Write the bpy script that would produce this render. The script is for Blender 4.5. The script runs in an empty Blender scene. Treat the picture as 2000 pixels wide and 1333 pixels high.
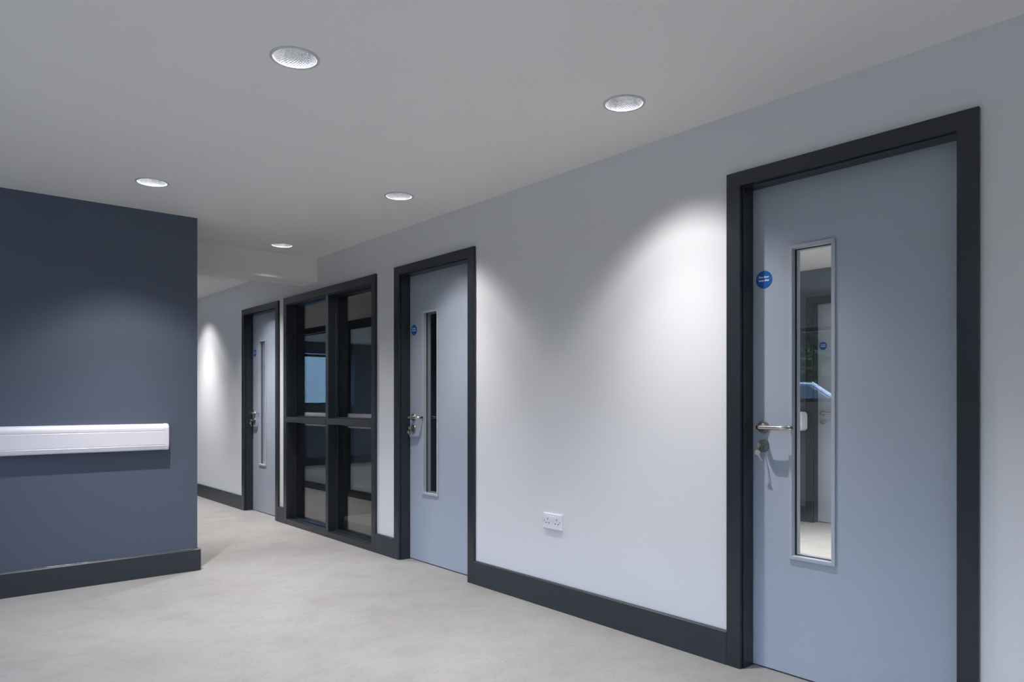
import bpy, bmesh, math, random
from mathutils import Vector, Matrix

S = bpy.context.scene
COL = S.collection
PI = math.pi

# ------------------------------------------------------------------ camera
cam_data = bpy.data.cameras.new('camera')
cam = bpy.data.objects.new('camera', cam_data)
COL.objects.link(cam)
cam.location = (0, 0, 1.13)
cam.rotation_euler = (PI / 2, 0, -math.radians(40.27))
cam_data.sensor_width = 36.0
cam_data.lens = 36.0 * 1405.9 / 2000.0
cam_data.shift_y = (784.4 - 666.5) / 2000.0
cam_data.clip_start = 0.02
S.camera = cam

# ------------------------------------------------------------------ world, exposure
world = bpy.data.worlds.new('world')
S.world = world
world.use_nodes = True
wb = world.node_tree.nodes['Background']
wb.inputs[0].default_value = (0.49, 0.685, 1.0, 1)
wb.inputs[1].default_value = 9.0
S.view_settings.view_transform = 'Standard'
S.view_settings.look = 'None'
S.view_settings.gamma = 1.0
S.view_settings.use_curve_mapping = False
S.view_settings.exposure = 0.30
try:
    S.cycles.caustics_reflective = False
    S.cycles.caustics_refractive = False
    S.cycles.max_bounces = 14
    S.cycles.diffuse_bounces = 10
    S.cycles.transparent_max_bounces = 24
except Exception:
    pass

SPOT_W = 61.0           # one downlight, wide lobe
CORE_W = 64.0           # and its narrow core
LED_L = 20.0            # brightness of the LED face inside each reflector
H = 2.357               # ceiling height
LAMP_COL = (1.0, 0.965, 0.98)

# ------------------------------------------------------------------ materials
def mat(name, col, rough=0.5, metal=0.0, spec=0.5, bump=None, noise=None, coat=0.0):
    m = bpy.data.materials.new(name)
    m.use_nodes = True
    nt = m.node_tree
    b = nt.nodes['Principled BSDF']
    b.inputs['Base Color'].default_value = (*col, 1)
    b.inputs['Roughness'].default_value = rough
    b.inputs['Metallic'].default_value = metal
    b.inputs['Specular IOR Level'].default_value = spec
    if coat:
        b.inputs['Coat Weight'].default_value = coat
        b.inputs['Coat Roughness'].default_value = 0.12
    if bump or noise:
        tc = nt.nodes.new('ShaderNodeTexCoord')
    if bump:
        scale, strength, dist, stretch = bump
        mp = nt.nodes.new('ShaderNodeMapping')
        mp.inputs['Scale'].default_value = stretch
        nt.links.new(tc.outputs['Object'], mp.inputs[0])
        n = nt.nodes.new('ShaderNodeTexNoise')
        n.inputs['Scale'].default_value = scale
        n.inputs['Detail'].default_value = 4
        nt.links.new(mp.outputs[0], n.inputs[0])
        bp = nt.nodes.new('ShaderNodeBump')
        bp.inputs['Strength'].default_value = strength
        bp.inputs['Distance'].default_value = dist
        nt.links.new(n.outputs[0], bp.inputs['Height'])
        nt.links.new(bp.outputs[0], b.inputs['Normal'])
    if noise:
        scale, amount = noise
        n2 = nt.nodes.new('ShaderNodeTexNoise')
        n2.inputs['Scale'].default_value = scale
        n2.inputs['Detail'].default_value = 5
        nt.links.new(tc.outputs['Object'], n2.inputs[0])
        r = nt.nodes.new('ShaderNodeMapRange')
        r.inputs[1].default_value = 0.3
        r.inputs[2].default_value = 0.7
        r.inputs[3].default_value = 1 - amount
        r.inputs[4].default_value = 1 + amount
        nt.links.new(n2.outputs[0], r.inputs[0])
        mx = nt.nodes.new('ShaderNodeVectorMath')
        mx.operation = 'SCALE'
        mx.inputs[0].default_value = col
        nt.links.new(r.outputs[0], mx.inputs['Scale'])
        nt.links.new(mx.outputs[0], b.inputs['Base Color'])
    return m

def concrete():
    m = bpy.data.materials.new('concrete')
    m.use_nodes = True
    nt = m.node_tree
    N = nt.nodes.new
    L = nt.links.new
    b = nt.nodes['Principled BSDF']
    tc = N('ShaderNodeTexCoord')
    def noise(scale, detail, rough=0.55, stretch=None, dist=0.0):
        n = N('ShaderNodeTexNoise')
        n.inputs['Scale'].default_value = scale
        n.inputs['Detail'].default_value = detail
        n.inputs['Roughness'].default_value = rough
        n.inputs['Distortion'].default_value = dist
        src = tc.outputs['Object']
        if stretch:
            mp = N('ShaderNodeMapping')
            mp.inputs['Scale'].default_value = stretch
            mp.inputs['Rotation'].default_value = (0, 0, 0.5)
            L(src, mp.inputs[0])
            src = mp.outputs[0]
        L(src, n.inputs[0])
        return n.outputs[0]
    def ramp(src, pts):
        r = N('ShaderNodeValToRGB')
        el = r.color_ramp.elements
        el[0].position, el[0].color = pts[0][0], (*pts[0][1], 1)
        el[1].position, el[1].color = pts[-1][0], (*pts[-1][1], 1)
        for p, c in pts[1:-1]:
            e = el.new(p)
            e.color = (*c, 1)
        L(src, r.inputs[0])
        return r.outputs[0]
    def mul(a, c):
        x = N('ShaderNodeMix')
        x.data_type = 'RGBA'
        x.blend_type = 'MULTIPLY'
        x.inputs[0].default_value = 1
        L(a, x.inputs[6])
        L(c, x.inputs[7])
        return x.outputs[2]
    c = ramp(noise(1.1, 6, 0.6, dist=0.2), [(0.30, (.286, .277, .258)), (0.5, (.312, .305, .290)), (0.70, (.336, .330, .318))])
    c = mul(c, ramp(noise(5.0, 8, 0.68, (1, 1.25, 1), 0.3), [(0.32, (.87, .87, .865)), (0.52, (.97, .97, .97)), (0.72, (1.0, 1.0, 1.0))]))
    c = mul(c, ramp(noise(26, 8, 0.75, (1, 1.6, 1)), [(0.30, (.86, .86, .85)), (0.48, (.98, .98, .98)), (0.62, (1, 1, 1)), (0.78, (1.07, 1.07, 1.07))]))
    c = mul(c, ramp(noise(110, 4, 0.7), [(0.30, (.90, .90, .90)), (0.5, (1, 1, 1)), (0.75, (1.05, 1.05, 1.05))]))
    # small dark specks and pale plaster flecks
    def specks(scale, thr, colr, keep):
        v = N('ShaderNodeTexVoronoi')
        v.inputs['Scale'].default_value = scale
        v.inputs['Randomness'].default_value = 1.0
        L(tc.outputs['Object'], v.inputs[0])
        lt = N('ShaderNodeMath'); lt.operation = 'LESS_THAN'; lt.inputs[1].default_value = thr
        L(v.outputs['Distance'], lt.inputs[0])
        sep = N('ShaderNodeSeparateColor')
        L(v.outputs['Color'], sep.inputs[0])
        k = N('ShaderNodeMath'); k.operation = 'LESS_THAN'; k.inputs[1].default_value = keep
        L(sep.outputs[0], k.inputs[0])
        mm = N('ShaderNodeMath'); mm.operation = 'MULTIPLY'
        L(lt.outputs[0], mm.inputs[0]); L(k.outputs[0], mm.inputs[1])
        return mm.outputs[0], colr
    for sc, thr, colr, keep in ((9, .05, (.14, .13, .12), .07), (14, .04, (.42, .41, .39), .06), (5, .03, (.44, .43, .41), .10)):
        f, colr = specks(sc, thr, colr, keep)
        x = N('ShaderNodeMix'); x.data_type = 'RGBA'
        L(f, x.inputs[0]); L(c, x.inputs[6]); x.inputs[7].default_value = (*colr, 1)
        c = x.outputs[2]
    L(c, b.inputs['Base Color'])
    rr = N('ShaderNodeMapRange')
    rr.inputs[3].default_value = 0.50
    rr.inputs[4].default_value = 0.80
    L(noise(2.2, 4), rr.inputs[0])
    L(rr.outputs[0], b.inputs['Roughness'])
    b.inputs['Specular IOR Level'].default_value = 0.35
    bp = N('ShaderNodeBump')
    bp.inputs['Strength'].default_value = 0.15
    bp.inputs['Distance'].default_value = 0.01
    L(noise(22, 6), bp.inputs['Height'])
    L(bp.outputs[0], b.inputs['Normal'])
    return m

def pane_glass(name, tint=(0.975, 0.985, 0.98), ior=1.52):
    """clear flat glass: mirror share by Fresnel, the rest passes straight through"""
    m = bpy.data.materials.new(name)
    m.use_nodes = True
    nt = m.node_tree
    nt.nodes.remove(nt.nodes['Principled BSDF'])
    out = nt.nodes['Material Output']
    g = nt.nodes.new('ShaderNodeNewGeometry')
    mr = nt.nodes.new('ShaderNodeMapRange')
    mr.inputs[3].default_value = ior
    mr.inputs[4].default_value = 1.0 / ior
    nt.links.new(g.outputs['Backfacing'], mr.inputs[0])
    f = nt.nodes.new('ShaderNodeFresnel')
    nt.links.new(mr.outputs[0], f.inputs['IOR'])
    t = nt.nodes.new('ShaderNodeBsdfTransparent')
    t.inputs[0].default_value = (*tint, 1)
    gl = nt.nodes.new('ShaderNodeBsdfGlossy')
    gl.inputs['Roughness'].default_value = 0.0
    mx = nt.nodes.new('ShaderNodeMixShader')
    nt.links.new(f.outputs[0], mx.inputs[0])
    nt.links.new(t.outputs[0], mx.inputs[1])
    nt.links.new(gl.outputs[0], mx.inputs[2])
    nt.links.new(mx.outputs[0], out.inputs[0])
    return m

def emitter(name, col, strength):
    m = bpy.data.materials.new(name)
    m.use_nodes = True
    nt = m.node_tree
    nt.nodes.remove(nt.nodes['Principled BSDF'])
    e = nt.nodes.new('ShaderNodeEmission')
    e.inputs[0].default_value = (*col, 1)
    e.inputs[1].default_value = strength
    nt.links.new(e.outputs[0], nt.nodes['Material Output'].inputs[0])
    return m

M = {
    'wall': mat('grey_wall_paint', (.74, .735, .74), .75, spec=.3, bump=(180, .04, .004, (1, 1, 1))),
    'ceiling': mat('ceiling_paint', (.89, .868, .84), .85, spec=.2, noise=(1.5, .012)),
    'navy': mat('navy_wall_paint', (.088, .107, .145), .6, spec=.35, bump=(180, .04, .004, (1, 1, 1))),
    'black': mat('charcoal_gloss_paint', (.025, .030, .037), .25, spec=.45, bump=(60, .10, .004, (6, 6, .25))),
    'skirting': mat('charcoal_skirting_paint', (.030, .037, .045), .38, spec=.45, bump=(30, .10, .004, (6, .3, 6))),
    'door': mat('blue_grey_door_paint', (.40, .445, .515),   .34, spec=.45, bump=(210, .09, .004, (1, 1, 1))),
    'bead': mat('blue_grey_bead_paint', (.44, .475, .53), .4, spec=.45),
    'sealant': mat('glossy_sealant', (.10, .11, .12), .12, spec=.8),
    'gasket': mat('black_rubber', (.008, .008, .009), .6),
    'floor': concrete(),
    'steel': mat('brushed_steel', (.62, .59, .55), .26, 1.0),
    'dark_steel': mat('dull_steel', (.36, .35, .33), .35, 1.0),
    'brass': mat('nickel_silver_key', (.55, .49, .38), .32, 1.0),
    'plastic': mat('white_plastic', (.80, .79, .82), .32, spec=.5),
    'rail': mat('white_vinyl', (.74, .72, .77), .34, spec=.5),
    'groove': mat('grey_groove', (.42, .41, .44), .6),
    'hole': mat('socket_hole', (.03, .03, .035), .6),
    'blue': mat('sign_blue', (.010, .115, .42), .3, spec=.5),
    'white_ink': mat('sign_white', (.85, .88, .90), .4),
    'trim': mat('downlight_trim_paint', (.62, .62, .60), .45),
    'cup': mat('faceted_aluminium', (.74, .75, .77), .22, 1.0),
    'led': emitter('led', (1.0, .97, .94), LED_L),
    'glass': pane_glass('clear_glass'),
    'fire_glass': pane_glass('fire_glass', (.965, .98, .975), 1.78),
    'screen_glass': pane_glass('laminated_screen_glass', (.955, .97, .965), 2.1),
    'shade': mat('unlit_room_shade', (.022, .023, .026), .8, spec=.2),  # near-black colour stands in for the darkness of the unlit office
    'facade': mat('pale_blue_facade', (.30, .36, .40), .8),
    'car_paint': mat('silver_car_paint', (.78, .80, .82), .25, .1, coat=.6),
    'car_glass': mat('dark_car_glass', (.05, .08, .11), .05, spec=1.0),
    'tyre': mat('tyre_rubber', (.02, .02, .02), .8),
    'asphalt': mat('asphalt', (.33, .33, .32), .85, noise=(6, .10)),
    'leaf': mat('leaf_green', (.055, .085, .03), .6, noise=(.8, .4)),
    'bark': mat('bark', (.10, .08, .06), .9, noise=(4, .3)),
    'render': mat('pale_render', (.55, .55, .52), .8),
}

# ------------------------------------------------------------------ mesh helpers
def obj(name, bm, m, parent=None, loc=None, bevel=0.0, smooth=False, seg=2):
    me = bpy.data.meshes.new(name)
    bmesh.ops.recalc_face_normals(bm, faces=bm.faces)
    bm.to_mesh(me)
    bm.free()
    me.materials.append(m)
    if smooth:
        for p in me.polygons:
            p.use_smooth = True
    o = bpy.data.objects.new(name, me)
    COL.objects.link(o)
    if parent is not None:
        o.parent = parent
    if loc is not None:
        o.location = loc
    if bevel:
        b = o.modifiers.new('bevel', 'BEVEL')
        b.width = bevel
        b.segments = seg
        b.limit_method = 'ANGLE'
        b.angle_limit = math.radians(40)
    return o

def thing(name, label, cat, loc=(0, 0, 0), rotz=0.0, group=None, kind=None):
    o = bpy.data.objects.new(name, None)
    COL.objects.link(o)
    o.empty_display_size = 0.1
    o.location = loc
    o.rotation_euler = (0, 0, rotz)
    tag(o, label, cat, group, kind)
    return o

def tag(o, label, cat, group=None, kind=None):
    o['label'] = label
    o['category'] = cat
    if group:
        o['group'] = group
    if kind:
        o['kind'] = kind
    return o

def struct(name, bm, m, label, cat, **kw):
    return tag(obj(name, bm, m, **kw), label, cat, kind='structure')

def box(bm, x0, x1, y0, y1, z0, z1):
    v = [bm.verts.new((x, y, z)) for x in (x0, x1) for y in (y0, y1) for z in (z0, z1)]
    for f in ((0, 1, 3, 2), (4, 6, 7, 5), (0, 4, 5, 1), (2, 3, 7, 6), (0, 2, 6, 4), (1, 5, 7, 3)):
        bm.faces.new([v[i] for i in f])
    return v

def bxo(*a):
    bm = bmesh.new()
    box(bm, *a)
    return bm

def ring(bm, x0, x1, outer, inner):
    """rectangular picture-frame between outer and inner (y0,y1,z0,z1), thick from x0 to x1, mitred"""
    def cs(r, x):
        return [bm.verts.new((x, y, z)) for y, z in ((r[0], r[2]), (r[1], r[2]), (r[1], r[3]), (r[0], r[3]))]
    a, b = cs(outer, x0), cs(inner, x0)
    c, d = cs(outer, x1), cs(inner, x1)
    for i in range(4):
        j = (i + 1) % 4
        bm.faces.new((a[i], a[j], b[j], b[i]))
        bm.faces.new((c[i], c[j], d[j], d[i]))
        bm.faces.new((a[i], a[j], c[j], c[i]))
        bm.faces.new((b[i], b[j], d[j], d[i]))

def ushape(bm, x0, x1, yo0, yo1, zo, yi0, yi1, zi, z0=0.0):
    """door-lining shape open at the floor, mitred at the head"""
    o = [(yo0, z0), (yo0, zo), (yo1, zo), (yo1, z0)]
    n = [(yi0, z0), (yi0, zi), (yi1, zi), (yi1, z0)]
    V = lambda L, x: [bm.verts.new((x, y, z)) for y, z in L]
    a, b, c, d = V(o, x0), V(n, x0), V(o, x1), V(n, x1)
    for i in range(3):
        j = i + 1
        bm.faces.new((a[i], a[j], b[j], b[i]))
        bm.faces.new((c[i], c[j], d[j], d[i]))
        bm.faces.new((a[i], a[j], c[j], c[i]))
        bm.faces.new((b[i], b[j], d[j], d[i]))
    for i in (0, 3):
        bm.faces.new((a[i], b[i], d[i], c[i]))

def slab_with_openings(bm, axis, p0, p1, a0, a1, z0, z1, openings):
    """wall slab: axis 'x' = plane facing x (p along x, a along y); 'y' = plane facing y (a along x)"""
    As = sorted({a0, a1, *[v for o in openings for v in o[:2] if a0 < v < a1]})
    Zs = sorted({z0, z1, *[v for o in openings for v in o[2:] if z0 < v < z1]})
    cache = {}
    def V(p, a, z):
        k = (p, round(a, 5), round(z, 5))
        if k not in cache:
            cache[k] = bm.verts.new((p, a, z) if axis == 'x' else (a, p, z))
        return cache[k]
    def solid(i, j):
        if i < 0 or j < 0 or i >= len(As) - 1 or j >= len(Zs) - 1:
            return False
        am, zm = (As[i] + As[i + 1]) / 2, (Zs[j] + Zs[j + 1]) / 2
        return not any(o[0] < am < o[1] and o[2] < zm < o[3] for o in openings)
    for i in range(len(As) - 1):
        for j in range(len(Zs) - 1):
            if not solid(i, j):
                continue
            A, B, C, D = As[i], As[i + 1], Zs[j], Zs[j + 1]
            for p in (p0, p1):
                bm.faces.new((V(p, A, C), V(p, B, C), V(p, B, D), V(p, A, D)))
            if not solid(i - 1, j): bm.faces.new((V(p0, A, C), V(p1, A, C), V(p1, A, D), V(p0, A, D)))
            if not solid(i + 1, j): bm.faces.new((V(p0, B, C), V(p1, B, C), V(p1, B, D), V(p0, B, D)))
            if not solid(i, j - 1): bm.faces.new((V(p0, A, C), V(p0, B, C), V(p1, B, C), V(p1, A, C)))
            if not solid(i, j + 1): bm.faces.new((V(p0, A, D), V(p0, B, D), V(p1, B, D), V(p1, A, D)))

def slab_with_round_holes(bm, x0, x1, y0, y1, z0, z1, holes, r, half=0.12, n=48):
    """ceiling slab whose underside has round holes cut through"""
    Xs = sorted({x0, x1, *[v for h in holes for v in (h[0] - half, h[0] + half)]})
    Ys = sorted({y0, y1, *[v for h in holes for v in (h[1] - half, h[1] + half)]})
    cache = {}
    def V(x, y, z):
        k = (round(x, 5), round(y, 5), z)
        if k not in cache:
            cache[k] = bm.verts.new((x, y, z))
        return cache[k]
    for i in range(len(Xs) - 1):
        for j in range(len(Ys) - 1):
            A, B, C, D = Xs[i], Xs[i + 1], Ys[j], Ys[j + 1]
            xm, ym = (A + B) / 2, (C + D) / 2
            hit = [h for h in holes if abs(h[0] - xm) < half and abs(h[1] - ym) < half]
            if not hit:
                for z in (z0, z1):
                    bm.faces.new((V(A, C, z), V(B, C, z), V(B, D, z), V(A, D, z)))
                continue
            # sub-cell of this hole's square: clip by fanning the part of the circle inside the cell
            hx, hy = hit[0]
            cells_cut.setdefault((hx, hy), []).append((A, B, C, D))
    for (hx, hy), cells in cells_cut.items():
        for z in (z0, z1):
            circ = [bm.verts.new((hx + r * math.cos(2 * PI * k / n), hy + r * math.sin(2 * PI * k / n), z)) for k in range(n)]
            sq = []
            for k in range(n):
                a = 2 * PI * k / n
                c, s = math.cos(a), math.sin(a)
                q = half / max(abs(c), abs(s))
                sq.append(bm.verts.new((hx + q * c, hy + q * s, z)))
            for k in range(n):
                l = (k + 1) % n
                bm.faces.new((circ[k], circ[l], sq[l], sq[k]))
            if z == z0:
                low = circ
            else:
                for k in range(n):
                    l = (k + 1) % n
                    bm.faces.new((low[k], low[l], circ[l], circ[k]))
    cells_cut.clear()
    b = [(x0, y0), (x1, y0), (x1, y1), (x0, y1)]
    for k in range(4):
        p, q = b[k], b[(k + 1) % 4]
        bm.faces.new([bm.verts.new((*p, z0)), bm.verts.new((*q, z0)), bm.verts.new((*q, z1)), bm.verts.new((*p, z1))])
cells_cut = {}

def lathe(bm, prof, axis='z', n=32, c=(0, 0, 0), cap=True):
    """revolve (r, h) pairs about an axis through c"""
    rows = []
    for r, h in prof:
        row = []
        for k in range(n):
            a = 2 * PI * k / n
            p, q = r * math.cos(a), r * math.sin(a)
            co = {'z': (p, q, h), 'x': (h, p, q), 'y': (p, h, q)}[axis]
            row.append(bm.verts.new((co[0] + c[0], co[1] + c[1], co[2] + c[2])))
        rows.append(row)
    for a, b in zip(rows, rows[1:]):
        for k in range(n):
            l = (k + 1) % n
            bm.faces.new((a[k], a[l], b[l], b[k]))
    if cap:
        bm.faces.new(rows[0])
        bm.faces.new(rows[-1])

def tube(bm, pts, rad, n=14, cap=True):
    pts = [Vector(p) for p in pts]
    rads = rad if isinstance(rad, (list, tuple)) else [rad] * len(pts)
    rows = []
    prev = None
    for i, p in enumerate(pts):
        t = (pts[min(i + 1, len(pts) - 1)] - pts[max(i - 1, 0)]).normalized()
        if prev is None:
            up = Vector((0, 0, 1)) if abs(t.z) < 0.9 else Vector((1, 0, 0))
            u = t.cross(up).normalized()
        else:
            u = (prev - t * prev.dot(t)).normalized()
        prev = u
        w = t.cross(u)
        rows.append([bm.verts.new(p + (u * math.cos(2 * PI * k / n) + w * math.sin(2 * PI * k / n)) * rads[i]) for k in range(n)])
    for a, b in zip(rows, rows[1:]):
        for k in range(n):
            l = (k + 1) % n
            bm.faces.new((a[k], a[l], b[l], b[k]))
    if cap:
        bm.faces.new(rows[0])
        bm.faces.new(rows[-1])

def prism(bm, poly, axis, a0, a1):
    """extrude a 2-D polygon along an axis: 'x' poly=(y,z); 'y' poly=(x,z); 'z' poly=(x,y)"""
    def co(p, a):
        return {'x': (a, p[0], p[1]), 'y': (p[0], a, p[1]), 'z': (p[0], p[1], a)}[axis]
    A = [bm.verts.new(co(p, a0)) for p in poly]
    B = [bm.verts.new(co(p, a1)) for p in poly]
    bm.faces.new(A)
    bm.faces.new(B)
    n = len(poly)
    for i in range(n):
        j = (i + 1) % n
        bm.faces.new((A[i], A[j], B[j], B[i]))

def text_bm(body, size, bold=0.0, extrude=0.0003):
    cu = bpy.data.curves.new('t', 'FONT')
    cu.body = body
    cu.size = size
    cu.align_x = 'CENTER'
    cu.align_y = 'CENTER'
    cu.extrude = extrude
    cu.offset = bold
    o = bpy.data.objects.new('t', cu)
    COL.objects.link(o)
    bpy.context.view_layer.update()
    dg = bpy.context.evaluated_depsgraph_get()
    me = bpy.data.meshes.new_from_object(o.evaluated_get(dg))
    bm = bmesh.new()
    bm.from_mesh(me)
    bpy.data.objects.remove(o)
    bpy.data.curves.remove(cu)
    bpy.data.meshes.remove(me)
    return bm

# ------------------------------------------------------------------ the plan (metres)
XW = 2.710      # face of the grey wall on the right
TH = 0.14       # its thickness
YD = 5.040      # face of the navy wall on the left
XE = 1.508      # its free end
YEND = 11.93
XL = -2.20      # window wall behind the camera's left
YB = -3.6
XR = 6.47       # far wall of the room behind the nearest door

door_spots = [  # name, wall plane, centre y, height factor
    ('door_1', XW, 1.285, 1.0),
    ('door_2', XW, 4.018, 0.9955),
    ('door_3', XW, 7.056, 0.990),
    ('door_4', XR, 2.890, 1.0),
]
OPEN_HALF, OPEN_TOP = 0.436, 2.065
SCR = (4.757, 6.455, 2.084)      # glazed screen outer y0, y1, top

# --- floor
bm = bmesh.new(); box(bm, XL - .2, 6.75, YB - .2, YEND + .2, -0.12, 0.0)
struct('floor', bm, M['floor'], 'bare pale grey concrete floor running through the corridor', 'floor')

# --- downlight positions
lights_main = [
    (1.070, 2.462, 'large bright recessed downlight at upper left of the ceiling, nearest to the camera'),
    (2.267, 1.962, 'recessed downlight with a greyer reflector close above the nearest door'),
    (1.067, 4.374, 'small bright recessed downlight just in front of the navy wall'),
    (2.264, 3.716, 'recessed downlight in the middle of the ceiling, above the second door'),
    (2.275, 5.477, 'smallest recessed downlight, right in front of the ceiling beam'),
    (2.280, 6.880, 'recessed downlight hidden just behind the ceiling beam'),
    (2.280, 8.650, 'recessed downlight at the far end of the corridor behind the beam'),
    (2.280, -0.45, 'recessed downlight along the grey wall, behind the camera on its right'),
    (1.076, 0.550, 'recessed downlight almost straight above the camera'),
    (-0.60, 0.550, 'added fill downlight left of the camera, nearest to the window wall'),  # unseen fitting added to raise the bounced light in the hall
    (0.300, -1.600, 'added fill downlight behind the camera, close to the back wall'),  # added out of view so the back of the hall bounces more light
    (5.300, 2.350, 'recessed downlight in the room behind the nearest door, at its far door'),
    (4.000, 0.900, 'recessed downlight in the room behind the nearest door, at its near side'),
    (-0.60, 2.450, 'added fill downlight left of the camera, between the navy wall and the windows'),  # extra lamp added for more bounce off the left-hand floor
    (5.300, -0.50, 'added fill downlight in the room behind the nearest door, towards its added window'),  # added lamp, lifts the room seen through the door glass
    (4.000, 2.500, 'added fill downlight in the room behind the nearest door, beside the partition'),  # another lamp added to brighten the same room
    (3.900, 7.550, 'recessed downlight in the room behind the farthest door'),
]
lights_lobby = [
    (0.30, 8.40, 'recessed downlight in the side lobby behind the glazed screen opposite'),
    (0.10, 10.6, 'recessed downlight in the side lobby close to its small window'),
]
HOLE_R = 0.078
# --- ceiling
bm = bmesh.new()
slab_with_round_holes(bm, XL - .2, 6.75, YB - .2, YEND + .2, H, H + .2, [l[:2] for l in lights_main], HOLE_R)
struct('ceiling', bm, M['ceiling'], 'plain off-white plastered ceiling with recessed downlights', 'ceiling')
HL = 2.18
bm = bmesh.new()
slab_with_round_holes(bm, XL, XE - .12, YD + .12, YEND, HL, H, [l[:2] for l in lights_lobby], HOLE_R)
struct('ceiling_lobby', bm, M['ceiling'], 'lower white ceiling of the side lobby behind the navy wall', 'ceiling')

# --- ceiling beam across the corridor
bm = bmesh.new(); box(bm, XE, XW, 5.774, 6.066, 2.150, H)
struct('trim_1', bm, M['ceiling'], 'off-white boxed beam crossing under the corridor ceiling', 'beam', bevel=.003)

# --- right wall
bm = bmesh.new()
ops = [(yc - OPEN_HALF, yc + OPEN_HALF, 0, OPEN_TOP * k) for n, x, yc, k in door_spots if x == XW]
ops.append((SCR[0] + .028, SCR[1] - .028, 0, SCR[2] - .03))
slab_with_openings(bm, 'x', XW, XW + TH, YB, YEND, 0, H, ops)
struct('wall_right', bm, M['wall'], 'long light grey wall with the row of blue-grey doors', 'wall')

# --- navy wall block on the left
bm = bmesh.new(); box(bm, XL, XE, YD, YD + .12, 0, H)
struct('wall_left', bm, M['navy'], 'dark navy wall on the left carrying the white handrail', 'wall')
# its return along the narrow part of the corridor, with a second glazed screen
SC2 = (7.05, 9.45, 2.084)
bm = bmesh.new()
box(bm, XE - .12, XE, YD + .12, 6.75, 0, H)
struct('wall_return.001', bm, M['navy'], 'navy return of the left wall round its free corner', 'wall')
bm = bmesh.new()
slab_with_openings(bm, 'x', XE - .12, XE, 6.75, YEND, 0, H, [(SC2[0] + .028, SC2[1] - .028, 0, SC2[2] - .03)])
struct('wall_return', bm, M['wall'], 'grey return wall running from the navy wall along the narrow corridor', 'wall')
bm = bmesh.new()
slab_with_openings(bm, 'y', YEND, YEND + .2, XL - .2, 6.75, 0, H, [(-.75, .34, 1.06, 1.98)])
struct('wall_end', bm, M['navy'], 'dark end wall at the far end of lobby and corridor', 'wall')
# window wall behind the camera's left
WZ = [(1.12, 1.97), (2.12, 2.33)]
win_y2 = [(5.6, 7.4), (7.7, 9.5), (9.8, 11.6)]
win_y = [(-3.2 + i * 1.32, -3.2 + i * 1.32 + 1.22) for i in range(6)]
bm = bmesh.new()
slab_with_openings(bm, 'x', XL - .2, XL, YB - .2, YEND, 0, H, [(a, b, z0, z1) for i, (a, b) in enumerate(win_y) for z0, z1 in WZ[:1 if i == 5 else 2]] + [(a, b, .5, 2.1) for a, b in win_y2])
struct('wall_window', bm, M['wall'], 'outer wall with a band of windows behind the camera', 'wall')
bm = bmesh.new()
slab_with_openings(bm, 'y', YB - .2, YB, XL - .2, 6.75, 0, H, [(3.3, 4.5, 1.2, 2.1)])
struct('wall_back', bm, M['wall'], 'grey wall closing the hall behind the camera', 'wall')
# rooms behind the right wall
bm = bmesh.new()
slab_with_openings(bm, 'x', XR, XR + TH, YB, 3.43, 0, H, [(2.890 - OPEN_HALF, 2.890 + OPEN_HALF, 0, OPEN_TOP)])
struct('wall_far_room', bm, M['navy'], 'dark navy far wall of the room seen through the nearest door', 'wall')
bm = bmesh.new(); box(bm, XW + TH, 6.75, 3.43, 3.53, 0, H)
struct('wall_partition', bm, M['wall'], 'light partition between the room behind the nearest door and the dark office', 'wall')
bm = bmesh.new(); box(bm, XW + TH, 6.75, 6.50, 6.58, 0, H)
struct('wall_partition.001', bm, M['wall'], 'partition between the dark office and the room behind the farthest door', 'wall')
bm = bmesh.new(); box(bm, XW + TH, 6.75, 8.46, 8.56, 0, H)
struct('wall_partition.002', bm, M['wall'], 'partition closing the room behind the farthest door', 'wall')
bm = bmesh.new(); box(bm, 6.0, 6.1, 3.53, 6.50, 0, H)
struct('wall_office', bm, M['shade'], 'far wall of the unlit office behind the glazed screen, its shade painted near-black', 'wall')
bm = bmesh.new(); box(bm, XW + TH, 6.0, 6.46, 6.50, 0, H)  # lining sheets added over the office shell to carry the painted darkness
struct('wall_office.001', bm, M['shade'], 'near-black lining painted as shade in the unlit office, next to the farthest door', 'wall')
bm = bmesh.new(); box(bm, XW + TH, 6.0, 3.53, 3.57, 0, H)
struct('wall_office.002', bm, M['shade'], 'near-black lining painted as shade in the unlit office, next to the middle door', 'wall')
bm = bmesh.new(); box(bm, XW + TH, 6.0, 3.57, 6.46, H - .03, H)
struct('ceiling_office', bm, M['shade'], 'near-black lining painted as shade under the ceiling of the unlit office', 'ceiling')
bm = bmesh.new()
slab_with_openings(bm, 'x', 6.0, 6.1, 6.58, 8.46, 0, H, [(6.9, 8.1, 1.1, 2.1)])
struct('wall_small_room', bm, M['wall'], 'far wall with a window in the room behind the farthest door', 'wall')
bm = bmesh.new(); slab_with_openings(bm, 'x', 6.65, 6.75, YB, YEND, 0, H, [(6.9, 8.1, 1.1, 2.1)])
struct('wall_outer', bm, M['wall'], 'outermost wall behind the side rooms', 'wall')

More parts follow.
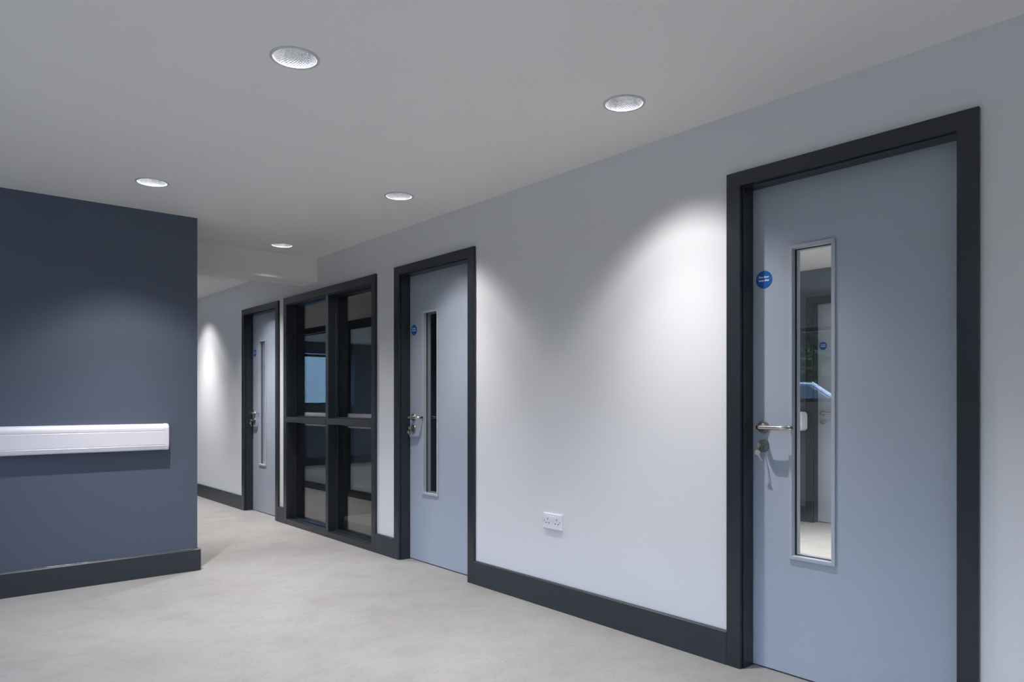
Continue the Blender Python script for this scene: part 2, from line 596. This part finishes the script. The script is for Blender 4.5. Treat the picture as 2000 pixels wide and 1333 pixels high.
# --- skirting boards
def skirt_x(name, xf, y0, y1, label, h=.145, t=.018, side=-1):
    bm = bmesh.new()
    prism(bm, [(xf, 0), (xf + side * t, 0), (xf + side * t, h - .006), (xf + side * (t - .007), h), (xf, h)], 'y', y0, y1)
    return struct(name, bm, M['skirting'], label, 'skirting board', bevel=.0015)
def skirt_y(name, yf, x0, x1, label, h=.145, t=.018, side=-1):
    bm = bmesh.new()
    prism(bm, [(yf, 0), (yf + side * t, 0), (yf + side * t, h - .006), (yf + side * (t - .007), h), (yf, h)], 'x', x0, x1)
    return struct(name, bm, M['skirting'], label, 'skirting board', bevel=.0015)
AH = 0.474
skirt_x('baseboard_right', XW, 1.285 + AH, 4.018 - AH, 'charcoal skirting board between the nearest and the second door, under the socket')
skirt_x('baseboard_right.001', XW, 4.018 + AH, SCR[0], 'short charcoal skirting board between second door and glazed screen')
skirt_x('baseboard_right.002', XW, SCR[1], 7.056 - AH, 'very short charcoal skirting board between glazed screen and farthest door')
skirt_x('baseboard_right.003', XW, 7.056 + AH, YEND, 'charcoal skirting board at the far end beyond the farthest door')
skirt_x('baseboard_right.004', XW, YB, 1.285 - AH, 'charcoal skirting board right of the nearest door')
bl = skirt_y('baseboard_left', YD, XL, XE + .018, 'charcoal skirting board along the foot of the navy wall')
rs = random.Random(2)
bm = bmesh.new()
pts = [(XL + i * .012, YD - .004, .1455) for i in range(int((XE - XL) / .012))]
tube(bm, pts, [.0028 + rs.uniform(-.0008, .0012) for _ in pts], 7)
obj('sealant_bead', bm, M['sealant'], bl, smooth=True)
skirt_x('baseboard_return', XE, YD, SC2[0], 'charcoal skirting board round the corner of the navy wall', side=1)
skirt_x('baseboard_return.001', XE, SC2[1], YEND, 'charcoal skirting board at the end of the return wall', side=1)
skirt_x('baseboard_far_room', XR, 2.890 + AH, 3.43, 'short dark skirting beside the door seen through the nearest door')
skirt_x('baseboard_far_room.001', XR, YB, 2.890 - AH, 'dark skirting along the navy far room wall')
skirt_y('baseboard_partition', 3.43, XW + TH, XR, 'dark skirting at the foot of the light partition behind the nearest door')
skirt_y('baseboard_lobby', YEND, XL, XE - .12, 'dark skirting at the end wall of the side lobby')

# ------------------------------------------------------------------ doors
def add_door(name, X, yc, k, label, vision=True, dark=False):
    t = thing(name, label, 'door', (X, yc, 0), kind='structure')
    # architrave: 18 mm proud of the wall, inner edge set back from the lining
    bm = bmesh.new()
    ushape(bm, -.018, 0, -AH, AH, 2.100 * k, -.408, .408, 2.038 * k)
    obj('architrave', bm, M['black'], t, bevel=.003)
    bm = bmesh.new()
    ushape(bm, -.004, TH, -OPEN_HALF, OPEN_HALF, OPEN_TOP * k, -.413, .413, 2.043 * k)
    obj('door_lining', bm, M['black'], t, bevel=.0015)
    bm = bmesh.new()
    ushape(bm, .003, .0755, -.413, .413, 2.043 * k, -.402, .402, 2.033 * k)
    obj('door_stop', bm, M['black'], t, bevel=.0015)
    leaf = bmesh.new()
    x0, x1 = .077, .121
    out = (-.4105, .4105, .006, 2.040 * k)
    if vision:
        vi = (.060, .223, .497 * k, 1.755 * k)
        ring(leaf, x0, x1, out, (vi[0] - .004, vi[1] + .004, vi[2] - .004, vi[3] + .004))
    else:
        box(leaf, x0, x1, *out)
    leaf = obj('door_leaf', leaf, M['door'], t, bevel=.0015)
    if vision:
        bm = bmesh.new()
        o_ = (vi[0] - .015, vi[1] + .015, vi[2] - .015, vi[3] + .015)
        ring(bm, x0 - .008, x0 - .0002, o_, vi)                       # the proud lip
        ring(bm, x0 - .0002, x0 + .020, (vi[0] - .003, vi[1] + .003, vi[2] - .003, vi[3] + .003), vi)
        obj('vision_panel_frame', bm, M['bead'], leaf, bevel=.002)
        bm = bmesh.new()
        ring(bm, x0 + .0201, x0 + .0235, (vi[0] - .0038, vi[1] + .0038, vi[2] - .0038, vi[3] + .0038), (vi[0] + .004, vi[1] - .004, vi[2] + .002, vi[3] - .002))
        obj('gasket', bm, M['gasket'], leaf)
        bm = bmesh.new()
        ring(bm, x1 - .018, x1 + .008, (vi[0] - .0035, vi[1] + .0035, vi[2] - .0035, vi[3] + .0035), (vi[0] + .004, vi[1] - .004, vi[2] + .004, vi[3] - .004))
        obj('inner_bead', bm, M['bead'], leaf)
        obj('glass_pane', bxo(x0 + .0236, x0 + .0258, vi[0] - .0036, vi[1] + .0036, vi[2] - .0036, vi[3] + .0036), M['fire_glass'], leaf)
    # lever handle on a round rose, lock escutcheon below it
    hy, hz = .355, 1.021 * k
    bm = bmesh.new()
    pts = [(x0 - .004, hy, hz)]
    for i in range(9):                                   # neck bending into the grip
        a = i / 8 * PI / 2
        pts.append((x0 - .056 + .018 * (1 - math.sin(a)), hy - .018 * (1 - math.cos(a)), hz))
    for q in (.04, .06, .08, .095):
        pts.append((x0 - .056, hy - q, hz))
    for i in range(9):                                   # returned end
        a = i / 8 * PI / 2
        pts.append((x0 - .056 + .026 * (1 - math.cos(a)), hy - .104 - .026 * math.sin(a), hz))
    pts.append((x0 - .014, hy - .130, hz))
    tube(bm, pts, .0095, 18)
    lever = obj('door_handle', bm, M['steel'], t, smooth=True, bevel=.0)
    bm = bmesh.new()
    lathe(bm, [(.0265, x0), (.0265, x0 - .005), (.0245, x0 - .008), (.016, x0 - .0085), (.0135, x0 - .012), (.012, x0 - .014)], 'x', 36, (0, hy, hz))
    obj('handle_rose', bm, M['dark_steel'], lever, bevel=.0)
    ez = .941 * k
    bm = bmesh.new()
    lathe(bm, [(.0265, x0), (.0265, x0 - .005), (.0245, x0 - .008), (.0105, x0 - .0085), (.0105, x0 - .006)], 'x', 36, (0, hy, ez))
    es = obj('lock_escutcheon', bm, M['dark_steel'], t)
    bm = bmesh.new()
    prof = [(.0085 * math.cos(a), .0085 * math.sin(a) + .004) for a in [2 * PI * i / 20 for i in range(20)]]
    prism(bm, [(hy + y, ez + z) for y, z in prof], 'x', x0 - .0125, x0 - .006)
    box(bm, x0 - .0125, x0 - .006, hy - .005, hy + .005, ez - .0155, ez)
    obj('lock_cylinder', bm, M['dark_steel'], es, bevel=.0008)
    return t

door_labels = {
    'door_1': 'large nearest blue-grey door with a clear lit vision panel and key in its lock',
    'door_2': 'blue-grey door in the middle, its narrow vision panel black with darkness',
    'door_3': 'farthest blue-grey door, seen past the glazed screen near the navy wall',
    'door_4': 'blue-grey door with round sign in the room seen through the nearest door',
}
for n, X, yc, k in door_spots:
    add_door(n, X, yc, k, door_labels[n], vision=(n != 'door_4'))

# fire door signs
def add_sign(x, y, z, label):
    t = thing('fire_door_sign', label, 'sign', (x, y, z), group='round blue fire door signs')
    bm = bmesh.new()
    lathe(bm, [(.0375, 0), (.0375, -.0012), (.0370, -.0016)], 'x', 48)
    d = obj('sign_disc', bm, M['blue'], t)
    rot = Matrix(((0, 0, -1), (-1, 0, 0), (0, 1, 0)))
    for body, dz in (('Fire door', .0105), ('keep shut', -.0035)):
        bm = text_bm(body, .0122, .00030)
        bmesh.ops.transform(bm, matrix=Matrix.Translation((-.0019, 0, dz)) @ rot.to_4x4(), verts=bm.verts)
        obj('lettering', bm, M['white_ink'], d)
    for s in (-1, 1):
        bm = bmesh.new()
        lathe(bm, [(.0022, -.0016), (.0018, -.0026)], 'x', 12, (0, s * .0325, .002))
        obj('fixing_pin', bm, M['steel'], d)
    return t
for n, X, yc, k in door_spots:
    add_sign(X + .077, yc + .352, 1.646 * k, {
        'door_1': 'round blue fire door sign with white words on the large nearest door',
        'door_2': 'round blue fire door sign on the middle door with the black vision panel',
        'door_3': 'small round blue fire door sign on the farthest door',
        'door_4': 'round blue sign on the door seen through the glass of the nearest door',
    }[n])

# keys hanging from the locks
def key_bm(x, y, z, ang, L=.030, thick=.0022, face=0.0):
    """flat key with round bow at the origin, blade pointing along -z then turned by ang about x"""
    bm = bmesh.new()
    bow = [(.0115 * math.cos(2 * PI * i / 20), .0105 * math.sin(2 * PI * i / 20)) for i in range(20)]
    prism(bm, bow, 'x', -thick / 2, thick / 2)
    prism(bm, [(-.0035, -.009), (.0035, -.009), (.0035, -.013), (.0028, -.015), (.0035, -.018), (.0024, -.021), (.0034, -.025),
               (.0022, -.028), (.0026, -.031), (0, -.012 - L), (-.0035, -.010 - L)], 'x', -thick / 2 * .9, thick / 2 * .9)
    m4 = Matrix.Translation((x, y, z)) @ Matrix.Rotation(face, 4, 'Z') @ Matrix.Rotation(ang, 4, 'X')
    bmesh.ops.transform(bm, matrix=m4, verts=bm.verts)
    return bm
def add_keys(X, yc, k, label):
    x, y, z = X + .077, yc + .355, .945 * k
    t = thing('door_keys', label, 'keys', (x, y, z), group='keys left in the door locks')
    bm = key_bm(0, 0, 0, 0)                               # the key in the lock: blade into the door
    bmesh.ops.transform(bm, matrix=Matrix.Translation((-.036, 0, 0)) @ Matrix.Rotation(PI / 2, 4, 'Y') @ Matrix.Rotation(PI / 2, 4, 'Z'), verts=bm.verts)
    bmesh.ops.transform(bm, matrix=Matrix.Translation((-.036, 0, 0)) @ Matrix.Rotation(PI, 4, 'Z') @ Matrix.Translation((.036, 0, 0)), verts=bm.verts)
    xs = [v.co.x for v in bm.verts]
    if max(xs) < -.02:
        bmesh.ops.transform(bm, matrix=Matrix.Translation((-.072, 0, 0)) @ Matrix.Scale(-1, 4, (1, 0, 0)), verts=bm.verts)
    obj('lock_key', bm, M['brass'], t)
    bm = bmesh.new()
    R = .0105
    pts = [(-.043 + .003 * math.sin(a), R * math.sin(a) * .55, -.0115 + R * math.cos(a)) for a in [2 * PI * i / 24 for i in range(25)]]
    tube(bm, pts, .0008, 8, cap=False)
    obj('key_ring', bm, M['steel'], t, smooth=True)
    obj('spare_key', key_bm(-.044, .002, -.030, -.45, face=.35), M['brass'], t, bevel=.0004)
    return t
add_keys(XW, 1.285, 1.0, 'key in the lock of the large nearest door with a spare key dangling')
add_keys(XW, 4.018, .9955, 'keys hanging in the lock of the middle door with the black panel')
add_keys(XW, 7.056, .990, 'tiny keys hanging in the lock of the farthest door')

# ------------------------------------------------------------------ glazed screens
def add_screen(name, X, y0, y1, top, label, side=1, mull=None, tz=(.938, .988), transom=True):
    """side=+1: the corridor is towards -x, depth goes to +x (mirrored for -1)"""
    t = thing(name, label, 'glazed screen', (X, (y0 + y1) / 2, 0), kind='structure')
    a, b = y0 - (y0 + y1) / 2, y1 - (y0 + y1) / 2
    mull = 0.0 if mull is None else mull - (y0 + y1) / 2
    sx = lambda u, v: (min(side * u, side * v), max(side * u, side * v))
    bm = bmesh.new()
    ushape(bm, *sx(-.018, 0), a, b, top, a + .060, b - .070, top - .066)
    obj('architrave', bm, M['black'], t, bevel=.003)
    bm = bmesh.new()
    ushape(bm, *sx(-.010, .13), a + .030, b - .030, top - .031, a + .066, b - .078, top - .074)
    obj('frame_lining', bm, M['black'], t, bevel=.002)
    zi = top - .074
    ya, yb = a + .066, b - .078
    bm = bmesh.new()
    box(bm, *sx(-.018, .13), a + .060, b - .070, 0, .050)
    obj('sill', bm, M['black'], t, bevel=.003)
    bm = bmesh.new()
    box(bm, *sx(-.018, .13), mull - .024, mull + .024, .050, zi + .008)
    obj('mullion', bm, M['black'], t, bevel=.003)
    cells = []
    if transom:
        for p, q in ((ya - .006, mull - .024), (mull + .024, yb + .008)):
            bm = bmesh.new()
            box(bm, *sx(-.020, .13), p, q, *tz)
            obj('transom', bm, M['black'], t, bevel=.003)
        zs = [(.050, tz[0]), (tz[1], zi)]
    else:
        zs = [(.050, zi)]
    for p, q in ((ya, mull - .024), (mull + .024, yb)):
        for z0, z1 in zs:
            g = obj('glass_pane', bxo(*sx(.072, .078), p + .001, q - .001, z0 + .001, z1 - .001), M['screen_glass'], t)
            bm = bmesh.new()
            ring(bm, *sx(.050, .0718), (p, q, z0, z1), (p + .010, q - .010, z0 + .010, z1 - .010))
            obj('glazing_bead', bm, M['black'], g, bevel=.0015)
            bm = bmesh.new()
            ring(bm, *sx(.0782, .095), (p, q, z0, z1), (p + .010, q - .010, z0 + .010, z1 - .010))
            obj('glazing_bead', bm, M['black'], g)
    return t
add_screen('window_1', XW, *SCR, 'tall black-framed glazed screen of four dark panes between two doors', mull=5.560)
add_screen('window_2', XE, *SC2, 'black-framed glazed screen opposite, seen only as a reflection in the dark panes', side=-1, mull=8.02, transom=False)

# windows of the outer wall (daylight)
def add_window(name, X, y0, y1, spans, label, wall=.2, axis='x'):
    t = thing(name, label, 'window', (X, (y0 + y1) / 2, 0) if axis == 'x' else ((y0 + y1) / 2, X, 0), kind='structure')
    if axis == 'y':
        t.rotation_euler = (0, 0, -PI / 2)
    w = (y1 - y0) / 2
    for z0, z1 in spans:
        bm = bmesh.new()
        ring(bm, -wall * .5 - .035, -wall * .5 + .035, (-w, w, z0, z1), (-w + .045, w - .045, z0 + .045, z1 - .045))
        f = obj('window_frame', bm, M['black'], t, bevel=.002)
        obj('glass_pane', bxo(-wall * .5 - .003, -wall * .5 + .003, -w + .044, w - .044, z0 + .044, z1 - .044), M['glass'], f)
    return t
for i, (a, b) in enumerate(win_y):
    add_window('window_%d' % (3 + i), XL, a, b, WZ[:1 if i == 5 else 2],
               'outer window behind the camera, bay %s from the navy wall' % ['sixth', 'fifth', 'fourth', 'third', 'second', 'first'][i])
for i, (a, b) in enumerate(win_y2):
    add_window('window_%d' % (11 + i), XL, a, b, [(.5, 2.1)], 'tall outer window of the side lobby, %s from the navy wall' % ['first', 'second', 'third'][i])
add_window('window_10', YB, 3.3, 4.5, [(1.2, 2.1)], 'added outer window brightening the room behind the nearest door', axis='y')  # unseen window added to bring daylight into this room
add_window('window_9', YEND + .2, -.75, .34, [(1.06, 1.98)], 'small outer window at the end of the side lobby', axis='y')

# ------------------------------------------------------------------ downlights
def cup_profile(nr=22):
    P = []
    for i in range(nr + 1):
        u = i / nr
        P.append((.0755 - .046 * (u ** 1.45), .088 * u))
    return P
def make_downlight(x, y, z, label, power=1.0, core=1.0):
    t = thing('recessed_downlight', label, 'downlight', (x, y, z), group='round recessed ceiling downlights')
    bm = bmesh.new()
    lathe(bm, [(.0755, -.0005), (.0765, -.003), (.084, -.0035), (.0865, -.002), (.087, 0), (.0755, .0)], 'z', 64, cap=False)
    obj('trim_ring', bm, M['trim'], t, smooth=True)
    bm = bmesh.new()
    prof = cup_profile()
    n = 84
    dim = lambda i, k: 1.0 if i in (0, len(prof) - 1) else 1 + .006 * (1 if (i + k) % 2 else -1)      # pressed dimples
    rows = [[bm.verts.new((r * dim(i, k) * math.cos(2 * PI * k / n), r * dim(i, k) * math.sin(2 * PI * k / n), h)) for k in range(n)] for i, (r, h) in enumerate(prof)]
    for i, (a, b) in enumerate(zip(rows, rows[1:])):
        for k in range(n):
            l = (k + 1) % n
            if (i + k) % 2 == 0:
                bm.faces.new((a[k], a[l], b[k])); bm.faces.new((a[l], b[l], b[k]))
            else:
                bm.faces.new((a[k], a[l], b[l])); bm.faces.new((a[k], b[l], b[k]))
    bm.faces.new(rows[-1])
    ref = obj('reflector', bm, M['cup'], t)
    bm = bmesh.new()
    lathe(bm, [(.024, .0850), (.024, .0868)], 'z', 24)
    obj('led_lamp', bm, M['led'], t)
    # wide lobe that throws the scallops, and the reflector's brighter core
    for watts, deg in ((SPOT_W, 116), (CORE_W * core, 72)):
        L = bpy.data.lights.new('lamp_beam', 'SPOT')
        L.energy = watts * power
        L.spot_size = math.radians(deg)
        L.spot_blend = 1.0
        L.shadow_soft_size = 0.018
        L.color = LAMP_COL
        lo = bpy.data.objects.new('lamp_beam', L)
        COL.objects.link(lo)
        lo.parent = t
        lo.location = (0, 0, .080)
    return t
power = {2: 1.5, 11: 3.0, 12: 3.0, 14: 3.0, 15: 3.0, 16: 2.0}
for i, (x, y, lab) in enumerate(lights_main):
    make_downlight(x, y, H, lab, power.get(i, 1.0), {4: 1.35, 5: 2.4, 6: 2.1}.get(i, 1.0))
for x, y, lab in lights_lobby:
    make_downlight(x, y, HL, lab, 1.6)

# ------------------------------------------------------------------ handrail on the navy wall
t = thing('handrail', 'white vinyl wall-mounted handrail along the navy wall', 'handrail', (1.318, YD, 0))
def rail_prof(s=1.0):
    """(y, z) outline, y measured from the wall towards the viewer (negative)"""
    P = [(0, .985), (-.022, .985)]
    for i in range(1, 9):
        a = i / 8 * PI / 2
        P.append((-.022 - .034 * math.sin(a), .951 + .034 * math.cos(a)))
    P += [(-.056, .942), (-.0545, .940), (-.0545, .938), (-.056, .936)]
    P += [(-.056, .852), (-.0545, .850), (-.0545, .848), (-.056, .846)]
    P += [(-.051, .824), (-.046, .818), (0, .817)]
    return P
bm = bmesh.new(); prism(bm, rail_prof(), 'x', -3.4, -.026)
obj('rail_body', bm, M['rail'], t)
bm = bmesh.new()
cap = [(0, .987), (-.022, .987)] + [(-.022 - .036 * math.sin(i / 8 * PI / 2), .951 + .036 * math.cos(i / 8 * PI / 2)) for i in range(1, 9)] + [(-.058, .846), (-.053, .823), (-.047, .816), (0, .815)]
prism(bm, cap, 'x', -.026, 0)
obj('end_cap', bm, M['rail'], t, bevel=.006, seg=3)

t = thing('handrail', 'second white handrail across the opposite screen, mirrored in the dark glazed panes', 'handrail', (XE + .0195, 6.95, 0), PI / 2)
bm = bmesh.new(); prism(bm, rail_prof(), 'x', .026, 4.8)
obj('rail_body', bm, M['rail'], t)
bm = bmesh.new(); prism(bm, cap, 'x', 0, .026)
obj('end_cap', bm, M['rail'], t, bevel=.006, seg=3)

# ------------------------------------------------------------------ double socket
t = thing('wall_socket', 'white double wall socket low on the grey wall between two doors', 'socket', (XW, 2.849, .475))
bm = bmesh.new()
box(bm, -.010, 0, -.073, .073, -.043, .043)
obj('faceplate', bm, M['plastic'], t, bevel=.004, seg=3)
for s in (-1, 1):
    r = obj('rocker_switch', bxo(-.014, -.0098, s * .0115 - .0075, s * .0115 + .0075, .006, .029), M['plastic'], t, bevel=.0015)
    c = s * .036
    for dy, dz, w, hh in ((0, .012, .0045, .010), (-.0110, -.0105, .0075, .0050), (.0110, -.0105, .0075, .0050)):
        obj('pin_hole', bxo(-.0104, -.0099, c + dy - w / 2, c + dy + w / 2, dz - hh / 2, dz + hh / 2), M['hole'], t)
    bm = bmesh.new()
    lathe(bm, [(.0035, -.0098), (.0033, -.0106)], 'x', 16, (0, s * .0600, .0))
    obj('fixing_screw', bm, M['dark_steel'], t)

# ------------------------------------------------------------------ wall dispensers seen through glass
def dispenser(x, y, label):
    t = thing('soap_dispenser', label, 'dispenser', (x, y, 0), group='white wall dispensers behind the doors')
    w, d, z0, z1, r = .055, .105, .855, 1.035, .035
    P = []
    for (cy, cz, a0) in ((-d + r, z1 - r, PI / 2), (-d + r, z0 + r, PI)):
        for i in range(9):
            a = a0 + i / 8 * PI / 2
            P.append((cy + r * math.cos(a), cz + r * math.sin(a)))
    P = [(0, z1)] + P + [(0, z0)]
    bm = bmesh.new(); prism(bm, P, 'x', -w, w)
    obj('housing', bm, M['plastic'], t, bevel=.008, seg=3)
    bm = bmesh.new()
    lathe(bm, [(.014, -.0), (.014, -.012), (.009, -.016)], 'x', 20, (-w, -.078, z0 + .03))
    obj('lock_button', bm, M['dark_steel'], t)
dispenser(6.36, 3.43, 'white rounded dispenser on the partition seen through the nearest door glass')
dispenser(3.30, 8.46, 'white dispenser glimpsed through the slim glass of the farthest door')

# ------------------------------------------------------------------ outside, seen only as reflections
bm = bmesh.new(); box(bm, -60, XL - .2, -50, 60, -.5, -.06)
box(bm, XL - .2, 60, YEND + .2, 60, -.5, -.06)
struct('ground', bm, M['asphalt'], 'grey car park surface outside the windows', 'ground')

def car(x, y, rz, label):
    t = thing('parked_car', label, 'car', (x, y, -.06), rz)
    # sections along the length: (pos, half width low, beltline z, floor z)
    low = [(-2.15, .70, .62, .35), (-2.05, .82, .80, .24), (-1.3, .88, .88, .20), (-.6, .90, .92, .20), (.9, .90, .95, .20), (1.7, .88, .95, .22), (2.0, .80, .90, .30), (2.08, .72, .70, .40)]
    bm = bmesh.new()
    rows = []
    for p, w, zb, zf in low:
        rows.append([bm.verts.new((sx * w * f, p, z)) for sx, f, z in ((-1, .86, zf), (-1, 1, (zf + zb) * .5), (-1, .93, zb), (1, .93, zb), (1, 1, (zf + zb) * .5), (1, .86, zf))])
    for a, b in zip(rows, rows[1:]):
        for k in range(6):
            bm.faces.new((a[k], a[(k + 1) % 6], b[(k + 1) % 6], b[k]))
    bm.faces.new(rows[0]); bm.faces.new(rows[-1])
    body = obj('body', bm, M['car_paint'], t, bevel=.05, seg=3, smooth=True)
    # cabin glass and roof with pillars
    bm = bmesh.new()
    base = [(-.85, .80, .90), (-.1, .60, 1.50), (1.0, .60, 1.53), (1.75, .78, .95)]
    R1 = [[bm.verts.new((sx * .80, p, .91)) for sx in (-1, 1)] for p in (-.85, 1.75)]
    R2 = [[bm.verts.new((sx * .61, p, 1.52)) for sx in (-1, 1)] for p in (0.0, 1.05)]
    bm.faces.new((R1[0][0], R1[0][1], R2[0][1], R2[0][0]))
    bm.faces.new((R1[1][0], R1[1][1], R2[1][1], R2[1][0]))
    for s in (0, 1):
        bm.faces.new((R1[0][s], R1[1][s], R2[1][s], R2[0][s]))
    bm.faces.new((R2[0][0], R2[0][1], R2[1][1], R2[1][0]))
    bm.faces.new((R1[0][0], R1[0][1], R1[1][1], R1[1][0]))
    obj('windows', bm, M['car_glass'], t)
    bm = bmesh.new(); box(bm, -.63, .63, -.03, 1.08, 1.505, 1.55)
    obj('roof', bm, M['car_paint'], t, bevel=.03, seg=3)
    for s in (-1, 1):
        for a, b, r in (((s * .80, -.87, .91), (s * .62, 0, 1.53), .045), ((s * .80, 1.77, .93), (s * .62, 1.05, 1.53), .055), ((s * .82, .5, .91), (s * .62, .5, 1.53), .035)):
            bm = bmesh.new()
            tube(bm, [a, b], r, 8)
            obj('pillar', bm, M['car_paint'], t)
    for s in (-1, 1):
        for p in (-1.35, 1.3):
            bm = bmesh.new()
            lathe(bm, [(.20, -.10), (.31, -.10), (.33, -.07), (.33, .07), (.31, .10), (.20, .10)], 'x', 28, (s * .80, p, .33))
            w = obj('wheel', bm, M['tyre'], t)
            bm = bmesh.new()
            lathe(bm, [(.20, 0), (.19, s * .02), (.05, s * .03)], 'x', 20, (s * .89, p, .33))
            obj('hub_cap', bm, M['steel'], w)
    return t
car(-7.1, 6.86, .04, 'silver parked car outside, mirrored faintly in the nearest door glass')

rnd = random.Random(4)
def tree(x, y, h, r, label):
    t = thing('tree', label, 'tree', (x, y, -.06), group='trees beyond the car park')
    bm = bmesh.new()
    tube(bm, [(0, 0, 0), (.1, 0, h * .3), (0, .1, h * .6), (.05, .05, h * .85)], [.22, .17, .11, .04], 10)
    obj('trunk', bm, M['bark'], t, smooth=True)
    bm = bmesh.new()
    for i in range(2600):
        while True:
            p = Vector((rnd.uniform(-1, 1), rnd.uniform(-1, 1), rnd.uniform(-1, 1)))
            if .35 < p.length < 1:
                break
        c = Vector((p.x * r, p.y * r, h * .51 + p.z * h * .49))
        a, b = [Vector((rnd.gauss(0, 1), rnd.gauss(0, 1), rnd.gauss(0, 1))).normalized() * rnd.uniform(.22, .46) for _ in range(2)]
        bm.faces.new([bm.verts.new(c + q) for q in (-a, -b * .6, a, b * .6)])
    obj('foliage', bm, M['leaf'], t)
for x, y, h, w in [(-16.5, 8.6, 7, 'straight behind the parked car'), (-17, 14.2, 8, 'right of the one behind the parked car'), (-17.5, 19.8, 7.5, 'second to the right of the one behind the parked car'),
                   (-23, 11.4, 9.5, 'tall in the back row near the parked car'), (-23.4, 17.2, 9, 'in the back row farther from the parked car')]:
    tree(x, y, h, 2.65, 'leafy tree beyond the cars, ' + w)

# low clipped hedge put in to block low sky light all along the car park
def hedge(name, x0, x1, y0, y1, h, label):
    bm = bmesh.new()
    for i in range(9000):
        c = Vector((rnd.choice((rnd.uniform(x0, x1), x1 + rnd.uniform(-.25, .1))), rnd.uniform(y0, y1), rnd.uniform(0, h)))
        a, b = [Vector((rnd.gauss(0, 1), rnd.gauss(0, 1), rnd.gauss(0, 1)))  .normalized() * rnd.uniform(.10, .24) for _ in range(2)]
        bm.faces.new([bm.verts.new(c + q) for q in (-a, -b * .6, a, b * .6)])
    for i in range(9000):
        c = Vector((x1 + rnd.uniform(-.35, .12), rnd.uniform(7.2, 10.8), rnd.uniform(.6, h)))
        a, b = [Vector((rnd.gauss(0, 1), rnd.gauss(0, 1), rnd.gauss(0, 1))).normalized() * rnd.uniform(.04, .09) for _ in range(2)]
        bm.faces.new([bm.verts.new(c + q) for q in (-a, -b * .6, a, b * .6)])
    box(bm, x0 + .3, x1 - .55, y0 + .25, y1 - .25, -.06, h - .5)
    tag(obj(name, bm, M['leaf']), label, 'hedge')
hedge('hedge', -13.0, -11.6, -16, 17, 3.4, 'long clipped hedge put in to cut low sky light, between the car park and the trees')

# the neighbouring building beyond the lobby window
t = thing('building', 'pale neighbouring building outside, mirrored as a blue patch in the glazed screen', 'building', (-1.0, 19.0, -.06), kind='structure')
bm = bmesh.new()
wins = [(-1.9 + 3.2 * i, -.6 + 3.2 * i, z, z + 1.3) for i in range(-2, 3) for z in (.9, 3.7)]
slab_with_openings(bm, 'y', 0, .35, -11, 11, 0, 7, wins)
obj('facade', bm, M['facade'], t)
bm = bmesh.new(); prism(bm, [(-.2, 7), (7, 7), (3.4, 8.6)], 'x', -11.2, 11.2)
obj('roof', bm, M['tyre'], t)
bm = bmesh.new(); box(bm, -11, 11, .36, 6.8, 0, 7)
obj('wall', bm, M['car_glass'], t)
for a, b, z0, z1 in wins:
    bm = bmesh.new()
    for p, q in ((a, a + .07), (b - .07, b), ((a + b) / 2 - .03, (a + b) / 2 + .03)):
        box(bm, p, q, .12, .2, z0, z1)
    box(bm, a, b, .12, .2, z0, z0 + .07); box(bm, a, b, .12, .2, z1 - .07, z1)
    obj('window_frame', bm, M['black'], t)
